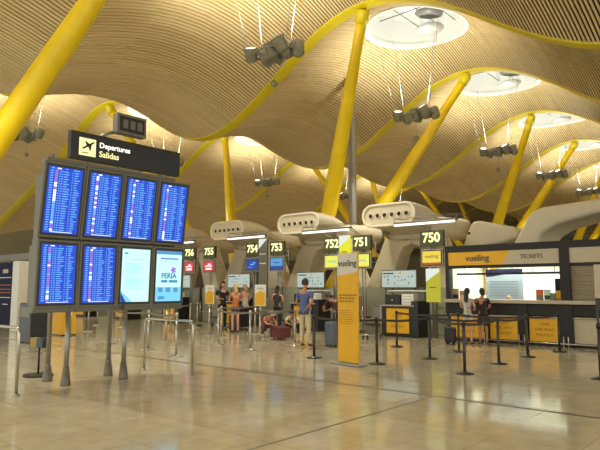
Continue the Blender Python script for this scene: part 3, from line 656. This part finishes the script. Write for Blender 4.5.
for i, ((u, w), lab) in enumerate(Sx):
    post_tree('steel', u, w, lab, [Sx[q][0] for q in conn.get(i, [])], None, 1.02)
post_tree('steel', 13.17, 15.58, 'steel post carrying a yellow and white poster left of the woman in black', [Sx[12][0]], True, 1.02)
post_tree('steel', 12.47, 12.42, 'steel post carrying a yellow and white poster right of the women', [Sx[13][0]], True, 1.02)

# handrail hoops
def hoop(u, w0, w1, h, label):
    t = thing('handrail_hoop', label, 'handrail', (u, w0, 0), 0, 'steel handrail hoops'); L = w1-w0; r = .1; pts = [(0, 0, 0), (0, 0, h-r)]
    for i in range(1, 6): a = PI/2*i/5; pts.append((0, r-r*math.cos(a), h-r+r*math.sin(a)))
    for i in range(0, 6): a = PI/2*i/5; pts.append((0, L-r+r*math.sin(a), h-r+r*math.cos(a)))
    pts.append((0, L, 0)); m = MB(); m.tube(pts, .024, steel, 12); m.build('tube', t)
    for y in (0, L): m = MB(); m.lathe([(.05, 0), (.05, .015), (.03, .03)], steel, 14, Matrix.Translation((0, y, 0))); m.build('floor_flange', t)
hoop(6.75, 8.43, 9.92, 1.0, 'steel handrail hoop right of the departures board')
hoop(3.92, 9.02, 10.9, 1.0, 'steel handrail hoop at the left edge of the picture')

# small stand under the board
t = thing('leaflet_stand', 'low black stand with round base holding a yellow and dark box', 'stand', (5.05, 10.75, 0), FACE)
m = MB(); m.lathe([(.26, 0), (.265, .02), (.24, .035), (.03, .05)], black, 26); m.build('base', t)
m = MB(); m.lathe([(.018, .04), (.018, .55)], black, 10); m.build('pole', t)
m = MB(); m.box(-.24, .02, -.07, .07, .52, .68, mat('stand_ochre', (150, 128, 30), .5), .006); m.box(.02, .26, -.07, .07, .52, .69, mat('stand_navy', (38, 42, 58), .5), .006); m.build('tray', t)

# left background: advertising panel, kiosk, yellow cabinet
t = thing('advert_panel', 'dark blue advertising panel with orange text at the left edge', 'advertising panel', (10.0, 24.9, 0), FACE)
m = MB(); m.box(-1.3, 1.25, 0, .12, .05, 2.62, navy, .01); p = m.build('panel', t)
m = MB(); m.box(.1, .6, -.008, -.002, 2.2, 2.36, booth_beige)
for z, mm, x0 in ((2.02, white_paint, -.9), (1.72, orange, -.9), (1.55, orange, -.7), (1.42, orange, -.9), (1.22, white_paint, -.9), (.95, white_paint, .2)): m.box(x0, .9 if x0 < 0 else .7, -.008, -.002, z-.015, z+.015, mm)
m.build('print', p)
t = thing('self_service_kiosk', 'black upright kiosk left of the board poles', 'kiosk', (7.7, 17.4, 0), FACE)
m = MB(); m.box(-.4, .4, 0, .5, 0, 1.16, black, .03); m.build('cabinet', t); m = MB(); m.box(-.3, .3, -.01, .01, .75, 1.05, grey_metal, .005); m.build('screen', t)
t = thing('yellow_cabinet', 'plain yellow cabinet behind the left board poles', 'cabinet', (9.62, 19.75, 0), FACE)
m = MB(); m.box(-.8, .8, 0, .5, .03, 1.8, booth_yellow, .02); m.build('body', t); m = MB(); m.box(-.82, .82, -.02, .52, 0, .04, black); m.build('plinth', t)
t = thing('white_column', 'white upright column left of the departures board', 'column', (9.6, 22.2, 0), 0)
m = MB(); m.box(-.2, .2, -.28, .28, 0, 2.6, white_paint, .02); m.build('shaft', t)
t = thing('overhead_gantry', 'grey overhead gantry with light strips at the far left', 'gantry', (14, 34, 0), FACE)
m = MB(); m.box(-6, 6, 0, .3, 3.1, 3.5, grey_metal, .02); m.box(-6, 6, 0, .3, 2.75, 2.85, grey_metal)
for x in (-5.8, 0, 5.8): m.box(x-.1, x+.1, 0, .2, 0, 3.2, grey_metal)
m.build('beam', t)
m = MB(); m.box(-5, -2, -.02, .0, 3.44, 3.5, tube_emit); m.box(1, 4, -.02, .0, 2.76, 2.82, tube_emit); m.build('light_strip', t)

# ------------------------------------------------------------ luggage
def suitcase(name, u, w, rz, sx, sy, h, mm, label, lying=False):
    t = thing(name, label, 'suitcase' if name == 'suitcase' else 'bag', (u, w, 0), rz)
    m = MB(); m.box(-sx/2, sx/2, -sy/2, sy/2, .05, h, mm, .05, seg=3)
    for q in range(3): m.box(-sx*.3+q*sx*.3-.012, -sx*.3+q*sx*.3+.012, -sy/2-.008, sy/2+.008, .1, h-.06, mm)
    m.build('shell', t)
    if not lying:
        m = MB()
        m.tube([(-.1, sy*.3, h-.02), (-.1, sy*.3, h+.3), (.1, sy*.3, h+.3), (.1, sy*.3, h-.02)], .01, dull_steel, 6); m.build('handle', t)
        for x in (-sx/2+.06, sx/2-.06):
            for y in (-sy/2+.05, sy/2-.05): m = MB(); m.lathe([(.03, -.015), (.03, .015)], black, 12, Matrix.Translation((x, y, .03)) @ Matrix.Rotation(PI/2, 4, 'Y')); m.build('wheel', t)
    else:
        m = MB(); m.tube([(-.2, -sy/2, h*.7), (-.12, -sy/2-.06, h*.95), (.12, -sy/2-.06, h*.95), (.2, -sy/2, h*.7)], .015, black, 6); m.build('handle', t)
    return t
bluegrey = mat('suitcase_blue_grey', (92, 100, 118), .45, noise=.06); maroon = mat('duffel_maroon', (104, 48, 52), .7, noise=.12); 
suitcase('suitcase', 12.75, 9.95, FACE-.3, .34, .24, .68, bluegrey, 'blue-grey upright suitcase beside the man in the blue shirt')
suitcase('duffel_bag', 13.55, 12.6, FACE-.4, .72, .42, .4, maroon, 'maroon duffel bag on the floor in front of the crouching pair', True)
suitcase('suitcase', 15.5, 7.78, FACE, .3, .2, .5, black, 'black wheeled bag left of the two women at the window')
suitcase('suitcase', 14.9, 16.2, FACE, .36, .24, .6, mat('suitcase_slate', (62, 66, 84), .5, noise=.06), 'dark suitcase between the woman in black and the blonde woman')

# luggage trolleys (steel) left of the women
for i, (u, w) in enumerate(((15.8, 17.6), (15.9, 19.2), (15.6, 10.6))):
    t = thing('luggage_trolley', 'steel luggage trolley ' + ['near the poster post', 'farther left beside the desks', 'right of the banner, before the yellow desk'][i], 'trolley', (u, w, 0), FACE+.4, 'luggage trolleys')
    m = MB(); m.tube([(-.3, .3, .15), (-.3, .25, 1.0), (.3, .25, 1.0), (.3, .3, .15)], .02, steel, 8); m.tube([(-.3, .3, .18), (-.25, -.5, .15), (.25, -.5, .15), (.3, .3, .18)], .02, steel, 8)
    m.tube([(-.3, .28, .6), (.3, .28, .6)], .015, steel, 6)
    for q in range(4): m.tube([(-.2+q*.13, .3, .18), (-.2+q*.13, -.5, .15)], .01, steel, 6)
    m.build('frame', t)
    for (x, y) in ((-.28, .3), (.28, .3), (0, -.45)): m = MB(); m.lathe([(.06, -.02), (.06, .02)], black, 12, Matrix.Translation((x, y, .06)) @ Matrix.Rotation(PI/2, 4, 'Y')); m.build('wheel', t)

# ------------------------------------------------------------ people
def skin_mesh(chains, sub=1):
    """chains: list of (verts{name:(p,r)}, edges) -> list of (verts, faces)"""
    out = []
    for verts, edges in chains:
        names = list(verts); me = bpy.data.meshes.new('s'); me.from_pydata([verts[n][0] for n in names], [(names.index(a), names.index(b)) for a, b in edges], [])
        o = bpy.data.objects.new('s', me); COL.objects.link(o)
        sm = o.modifiers.new('skin', 'SKIN'); sm.branch_smoothing = .5
        sv = me.skin_vertices[0].data
        for i, n in enumerate(names):
            r = verts[n][1]; sv[i].radius = r if isinstance(r, tuple) else (r, r); sv[i].use_root = (i == 0)
        ss = o.modifiers.new('sub', 'SUBSURF'); ss.levels = sub; ss.render_levels = sub
        bpy.context.view_layer.update(); dg = bpy.context.evaluated_depsgraph_get(); r = bpy.data.meshes.new_from_object(o.evaluated_get(dg))
        out.append(([tuple(v.co) for v in r.vertices], [tuple(p.vertices) for p in r.polygons]))
        bpy.data.objects.remove(o); bpy.data.meshes.remove(me); bpy.data.meshes.remove(r)
    return out
STAND = {'pel': (0, 0, .96), 'sp': (0, 0, 1.12), 'ch': (0, 0, 1.30), 'nk': (.0, 0, 1.45), 'nt': (.01, 0, 1.52), 'hd': (.02, 0, 1.60),
 'sL': (0, .17, 1.38), 'eL': (-.02, .23, 1.12), 'wL': (.08, .22, .88), 'sR': (0, -.17, 1.38), 'eR': (-.02, -.23, 1.12), 'wR': (.08, -.22, .88),
 'hL': (0, .088, .84), 'kL': (.02, .1, .49), 'aL': (-.01, .1, .09), 'tL': (.13, .12, .035), 'hR': (0, -.088, .84), 'kR': (.02, -.1, .49), 'aR': (-.01, -.1, .09), 'tR': (.13, -.12, .035)}
def person(loc, rz, label, pose=None, H=1.7, skin=(196, 140, 108), top=(60, 80, 140), bottom=(190, 170, 140), hair=(60, 42, 30), hair_len=0, sleeves=1, legs=2, shoes=(30, 30, 30), fem=False, dress=False, bun=False, hat=None, pat=None):
    J = dict(STAND); J.update(pose or {}); k = H/1.7; J = {n: Vector(p)*k for n, p in J.items()}
    t = thing('person', label, 'person', loc, rz)
    sk = mat('skin_%d_%d' % skin[:2], skin, .55); sh = .95 if fem else 1.05
    R = {'pel': .118*sh, 'sp': .108*sh, 'ch': .118*sh, 'nk': .06, 'nt': .052, 'sL': .055, 'sR': .055, 'eL': .04, 'eR': .04, 'wL': .027, 'wR': .027, 'hL': .082, 'hR': .082, 'kL': .056, 'kR': .056, 'aL': .036, 'aR': .036, 'tL': .03, 'tR': .03}
    def V(names, grow=1.0, add=0): 
        d = {}
        for n in names:
            r = R[n]; r = tuple((x*grow+add)*k for x in r) if isinstance(r, tuple) else (r*grow+add)*k
            d[n] = (tuple(J[n]), r)
        return d
    limbs = [('ch', 'sL'), ('sL', 'eL'), ('eL', 'wL'), ('ch', 'sR'), ('sR', 'eR'), ('eR', 'wR')]
    lg = [('pel', 'hL'), ('hL', 'kL'), ('kL', 'aL'), ('aL', 'tL'), ('pel', 'hR'), ('hR', 'kR'), ('kR', 'aR'), ('aR', 'tR')]
    core = [('pel', 'sp'), ('sp', 'ch'), ('ch', 'nk'), ('nk', 'nt')]
    chains = [(V(['pel', 'sp', 'ch', 'nk', 'nt', 'sL', 'eL', 'wL', 'sR', 'eR', 'wR', 'hL', 'kL', 'aL', 'tL', 'hR', 'kR', 'aR', 'tR'], .93), core+limbs+lg)]
    for s_, e, w in (('L', 'eL', 'wL'), ('R', 'eR', 'wR')):      # hands: palm and five fingers
        d = (J[w]-J[e]).normalized(); side = Vector((0, 0, 1)).cross(d); side = side.normalized() if side.length > .1 else Vector((1, 0, 0)); nrm = d.cross(side).normalized(); inn = -1 if s_ == 'L' else 1
        p0 = J[w]; p1 = p0+d*.05*k; p2 = p0+d*.085*k
        chains.append(({'a': (tuple(p0), (.024*k, .024*k)), 'b': (tuple(p1), (.034*k, .018*k)), 'c': (tuple(p2), (.034*k, .015*k))}, [('a', 'b'), ('b', 'c')]))
        for fi, ln in enumerate((.068, .078, .072, .055)):
            b0 = p1+side*(fi-1.5)*.019*k+d*.025*k; b1 = b0+d*ln*.5*k; b2 = b1+(d*.8-nrm*.4).normalized()*ln*.5*k
            chains.append(({'a': (tuple(b0), .0085*k), 'b': (tuple(b1), .008*k), 'c': (tuple(b2), .0065*k)}, [('a', 'b'), ('b', 'c')]))
        b0 = p0+side*inn*.022*k+d*.015*k; b1 = b0+(side*inn*.7+d*.7)*.035*k; b2 = b1+d*.03*k
        chains.append(({'a': (tuple(b0), .011*k), 'b': (tuple(b1), .0095*k), 'c': (tuple(b2), .008*k)}, [('a', 'b'), ('b', 'c')]))
    mb = MB()
    for v, f in skin_mesh(chains): mb.add(v, f, sk, None, True)
    # head: shaped ellipsoid with nose, brow, ears, eyes, mouth
    up = (J['hd']-J['nt']).normalized(); fwd = Vector((1, 0, 0)) if not pose or 'fwd' not in pose else (J['fwd']/k).normalized(); fwd = (fwd-up*fwd.dot(up)).normalized(); lat = up.cross(fwd)
    HM = Matrix((( fwd.x, lat.x, up.x, J['hd'].x), (fwd.y, lat.y, up.y, J['hd'].y), (fwd.z, lat.z, up.z, J['hd'].z), (0, 0, 0, 1)))
    b = bmesh.new(); bmesh.ops.create_uvsphere(b, u_segments=18, v_segments=14, radius=1)
    for v in b.verts:
        x, y, z = v.co; jaw = 1-.28*max(0, -z)**1.3; x2 = x*.095*(jaw if x < 0 else 1-.12*max(0, -z)); y2 = y*.076*jaw; z2 = z*.118
        if x > .8 and abs(y) < .35 and -.35 < z < .1: x2 += .018*(1-abs(y)/.35)
        if x > .7 and .12 < abs(y) < .5 and .0 < z < .3: x2 -= .008
        v.co = (x2*k, y2*k, z2*k)
    mb.bm(b, sk, HM, True)
    for s_ in (-1, 1): mb.box(-.02*k, .015*k, s_*.076*k-.008*k, s_*.076*k+.008*k, -.03*k, .03*k, sk, .006*k, HM)
    body = mb.build('body', t)
    ey = MB()
    for s_ in (-1, 1): ey.box(.083*k, .09*k, s_*.032*k-.012*k, s_*.032*k+.012*k, .008*k, .02*k, black, 0, HM)
    ey.box(.082*k, .09*k, -.022*k, .022*k, -.062*k, -.054*k, mat('lips', (150, 80, 70), .5), 0, HM); ey.build('face_features', body)
    # hair
    hm = mat('hair_%d_%d' % hair[:2], hair, .6, noise=.2, nscale=30)
    hb = MB(); b = bmesh.new(); bmesh.ops.create_uvsphere(b, u_segments=18, v_segments=14, radius=1)
    for v in b.verts:
        x, y, z = v.co; v.co = ((x*.104-.012)*k, y*.088*k, (z*.112+.02)*k)
    kill = [v for v in b.verts if v.co.x > .045*k and v.co.z < .07*k or v.co.z < -.06*k]; bmesh.ops.delete(b, geom=kill, context='VERTS'); 
    r = bmesh.ops.solidify(b, geom=b.faces[:], thickness=.012*k); hb.bm(b, hm, HM, True)
    if hair_len:
        hl = [({'a': (tuple(HM @ Vector((-.05*k, 0, .03*k))), (.075*k, .05*k)), 'b': (tuple(HM @ Vector((-.085*k, 0, -.1*k))), (.085*k, .045*k)), 'c': (tuple(HM @ Vector((-.11*k, 0, -hair_len*k))), (.055*k, .03*k))}, [('a', 'b'), ('b', 'c')])]
        for v, f in skin_mesh(hl): hb.add(v, f, hm, None, True)
    if bun: hb.lathe([(.01*k, -.04*k), (.04*k, -.02*k), (.045*k, .01*k), (.01*k, .045*k)], hm, 12, HM @ Matrix.Translation((-.11*k, 0, .04*k)))
    hb.build('hair', t)
    if hat:
        h_ = MB(); h_.lathe([(.115*k, 0), (.112*k, .05*k), (.07*k, .1*k), (.01*k, .115*k)], mat('cap', hat, .7), 18, HM @ Matrix.Translation((-.01*k, 0, .04*k))); h_.build('cap', t)
    # clothes
    tm = mat('top_%d_%d_%d' % top, top, .8, noise=.12, nscale=12); bmt = mat('bottom_%d_%d_%d' % bottom, bottom, .8, noise=.08, nscale=10)
    if pat: tm = pat
    tn = ['pel', 'sp', 'ch', 'nk', 'sL', 'sR']; te = core[:3]+[('ch', 'sL'), ('ch', 'sR')]
    vd = V(tn, 1.08, .008); vd['hem'] = (tuple(J['pel']-(J['sp']-J['pel'])*.3), .118*k); te.append(('pel', 'hem'))
    nk = Vector(J['ch'])+(Vector(J['nk'])-Vector(J['ch']))*.75; vd['nk'] = (tuple(nk), .062*k)
    if sleeves:
        for s_ in 'LR':
            vd['e'+s_] = (tuple(J['s'+s_]+(J['e'+s_]-J['s'+s_])*(1.0 if sleeves > 1 else .75)), .055*k); te.append(('s'+s_, 'e'+s_))
            if sleeves > 1: vd['w'+s_] = (tuple(J['e'+s_]+(J['w'+s_]-J['e'+s_])*.85), .042*k); te.append(('e'+s_, 'w'+s_))
    m = MB()
    for v, f in skin_mesh([(vd, te)]): m.add(v, f, tm, None, True)
    m.build('dress' if dress else 'shirt', t)
    if legs or dress:
        vd = {'wst': (tuple(J['pel']+(J['sp']-J['pel'])*.45), .108*k)}; vd.update(V(['pel', 'hL', 'hR'], 1.0, .008)); te = [('wst', 'pel'), ('pel', 'hL'), ('pel', 'hR')]
        frac = .85 if dress else {0: .5, 1: .42, 2: 1.0}[legs]
        for s_ in 'LR':
            kn = J['h'+s_]+(J['k'+s_]-J['h'+s_])*min(1, frac*1.0 if legs < 2 else 1)
            vd['k'+s_] = (tuple(kn), (.07 if legs == 2 else .088)*k); te.append(('h'+s_, 'k'+s_))
            if legs == 2: vd['a'+s_] = (tuple(J['k'+s_]+(J['a'+s_]-J['k'+s_])*.95), .055*k); te.append(('k'+s_, 'a'+s_))
        m = MB()
        for v, f in skin_mesh([(vd, te)]): m.add(v, f, tm if dress else bmt, None, True)
        m.build('skirt' if dress else ('shorts' if legs == 1 else 'trousers'), t)
    sm = mat('shoes_%d_%d' % shoes[:2], shoes, .5)
    for s_ in 'LR':
        a, b_ = J['a'+s_], J['t'+s_]; m = MB()
        for v, f in skin_mesh([({'h': ((a.x-.02*k, a.y, max(a.z-.035*k, .04*k)), .045*k), 'm': (tuple((a+b_)/2), (.045*k, .04*k)), 't': ((b_.x+.02*k, b_.y, max(b_.z, .035*k)), (.04*k, .033*k))}, [('h', 'm'), ('m', 't')])]): m.add(v, f, sm, None, True)
        m.build('shoe', t)
    return t
AWAY = 0.0            # local +x is forward: rz 0 faces +u (away), -pi/2 faces right in the photo (-w)
forearm = {'eR': (.02, -.24, 1.14), 'wR': (.24, -.16, 1.12), 'eL': (.02, .24, 1.14), 'wL': (.24, .14, 1.1)}
person((14.7, 16.65, 0), -1.9, 'woman in black with long dark hair looking down at her phone', dict(forearm, **{'hd': (.05, 0, 1.59), 'nt': (.02, 0, 1.52)}), 1.84, (190, 140, 110), (22, 22, 24), (24, 24, 26), (40, 28, 22), .34, 1, 2, (40, 36, 34), True)
person((14.35, 15.55, 0), 1.1, 'blonde woman in a peach top, denim shorts and black boots', dict(forearm, **{'tL': (.13, .1, .035)}), 1.72, (214, 152, 116), (184, 104, 52), (70, 86, 124), (206, 168, 104), .22, 1, 1, (26, 26, 28), True)
bag_pat = mat('patterned_cloth', (176, 170, 164), .8, noise=.6, nscale=22)
person((15.4, 16.15, 0), 1.5, 'fair-haired woman in black trousers with a patterned top', forearm, 1.72, (210, 150, 116), (170, 165, 160), (26, 26, 30), (168, 128, 82), .16, 1, 2, (24, 24, 26), True, pat=bag_pat)
person((15.9, 14.95, 0), .4, 'dark-haired woman in a dark top standing at the desk behind the crouching pair', forearm, 1.66, (205, 150, 118), (44, 38, 40), (34, 30, 34), (46, 34, 28), .2, 0, 2, (30, 30, 30), True)
man = person((12.23, 10.45, 0), .1, 'man in a blue shirt and beige trousers, seen from behind', {'eL': (.0, .27, 1.12), 'wL': (.12, .24, .98), 'eR': (-.06, -.27, 1.14), 'wR': (-.12, -.13, .98), 'tR': (.1, -.16, .035), 'tL': (.12, .12, .035)}, 1.84, (180, 128, 98), (84, 96, 144), (196, 182, 150), (52, 40, 34), 0, 1, 2, (90, 76, 62))
LEAN = {'pel': (-.08, 0, .95), 'sp': (.0, 0, 1.08), 'ch': (.14, 0, 1.2), 'nk': (.25, 0, 1.29), 'nt': (.30, 0, 1.32), 'hd': (.37, 0, 1.36), 'sL': (.18, .17, 1.26), 'sR': (.18, -.17, 1.26), 'eL': (.3, .24, 1.04), 'wL': (.46, .1, .98), 'eR': (.3, -.24, 1.04), 'wR': (.46, -.08, .98), 'hL': (-.08, .09, .84), 'hR': (-.08, -.09, .84), 'fwd': (.9, 0, -.7)}
person((13.2, 10.1, 0), 1.35, 'dark-haired person in a brown top bending over, right of the man in blue', LEAN, 1.68, (176, 124, 96), (62, 44, 40), (38, 36, 40), (38, 28, 24), .18, 1, 2, (30, 30, 30), True)
CR = {'pel': (-.12, 0, .36), 'sp': (-.02, 0, .48), 'ch': (.14, 0, .60), 'nk': (.25, 0, .68), 'nt': (.30, 0, .71), 'hd': (.37, 0, .76), 'sL': (.17, .17, .65), 'sR': (.17, -.17, .65), 'eL': (.33, .22, .47), 'wL': (.46, .12, .44), 'eR': (.33, -.22, .47), 'wR': (.46, -.1, .44),
      'hL': (-.1, .1, .33), 'kL': (.24, .2, .42), 'aL': (.02, .17, .09), 'tL': (.15, .19, .035), 'hR': (-.1, -.1, .33), 'kR': (.24, -.2, .42), 'aR': (.02, -.17, .09), 'tR': (.15, -.19, .035), 'fwd': (.8, 0, -.6)}
person((13.9, 13.6, 0), -1.75, 'person in a white cap and orange top crouching over the maroon bag', CR, 1.65, (200, 140, 110), (168, 88, 74), (90, 70, 66), (70, 50, 36), 0, 1, 2, (200, 200, 196), True, hat=(214, 206, 190))
person((14.7, 13.05, 0), -2.6, 'person in a cream top and dark trousers crouching beside the maroon bag', CR, 1.7, (186, 130, 104), (206, 198, 166), (34, 32, 38), (44, 34, 30), 0, 1, 2, (210, 205, 200))
CNT = {'eL': (.08, .24, 1.16), 'wL': (.26, .2, 1.1), 'eR': (.0, -.22, 1.14), 'wR': (.16, -.16, 1.08)}
person((15.75, 7.36, 0), .1, 'woman with long dark hair in a light top and white shorts at the ticket window', CNT, 1.58, (202, 148, 118), (176, 150, 130), (206, 196, 190), (24, 22, 24), .34, 0, 1, (40, 36, 34), True, pat=bag_pat)
person((16.1, 7.06, 0), .6, 'woman with dark hair in a bun and a dark dress at the ticket window', CNT, 1.58, (176, 122, 96), (48, 28, 32), (48, 28, 32), (30, 24, 24), .1, 1, 1, (90, 50, 44), True, dress=True, bun=True)
SIT = {n: (p[0], p[1], p[2]-.28) for n, p in STAND.items() if n[0] not in 'ktah'}
SIT.update({'pel': (-.1, 0, .62), 'hd': (.02, 0, 1.32), 'hL': (-.02, .09, .6), 'hR': (-.02, -.09, .6), 'kL': (.34, .1, .6), 'kR': (.34, -.1, .6), 'aL': (.34, .1, .12), 'aR': (.34, -.1, .12), 'tL': (.46, .1, .05), 'tR': (.46, -.1, .05)})
person((17.75, 6.93, 0), PI, 'light-haired clerk sitting low behind the ticket counter', SIT, 1.6, (206, 160, 130), (120, 120, 120), (40, 40, 46), (190, 160, 110), .1, 1, 2, (30, 30, 30), True)
t = thing('office_stool', 'stool under the clerk behind the ticket counter', 'stool', (17.85, 6.93, 0))
m = MB(); m.lathe([(.2, .40), (.21, .42), (.2, .46)], black, 18); m.build('seat', t); m = MB(); m.lathe([(.24, 0), (.22, .03), (.03, .06), (.03, .4)], dull_steel, 16); m.build('pedestal', t)
t = thing('office_chair', 'dusky pink chair back behind the nearest check-in desk', 'chair', (17.4, 12.3, 0), FACE)
cp_ = mat('chair_pink', (120, 84, 92), .7); m = MB(); m.box(-.22, .22, -.03, .03, .85, 1.3, cp_, .03, seg=3); m.build('backrest', t); m = MB(); m.box(-.24, .24, -.0, .45, .5, .58, cp_, .03, seg=3); m.box(-.03, .03, .0, .03, .5, .9, black); m.build('seat', t)
m = MB(); m.lathe([(.25, 0), (.22, .04), (.03, .08), (.03, .5)], black, 16, Matrix.Translation((0, .22, 0))); m.build('pedestal', t)
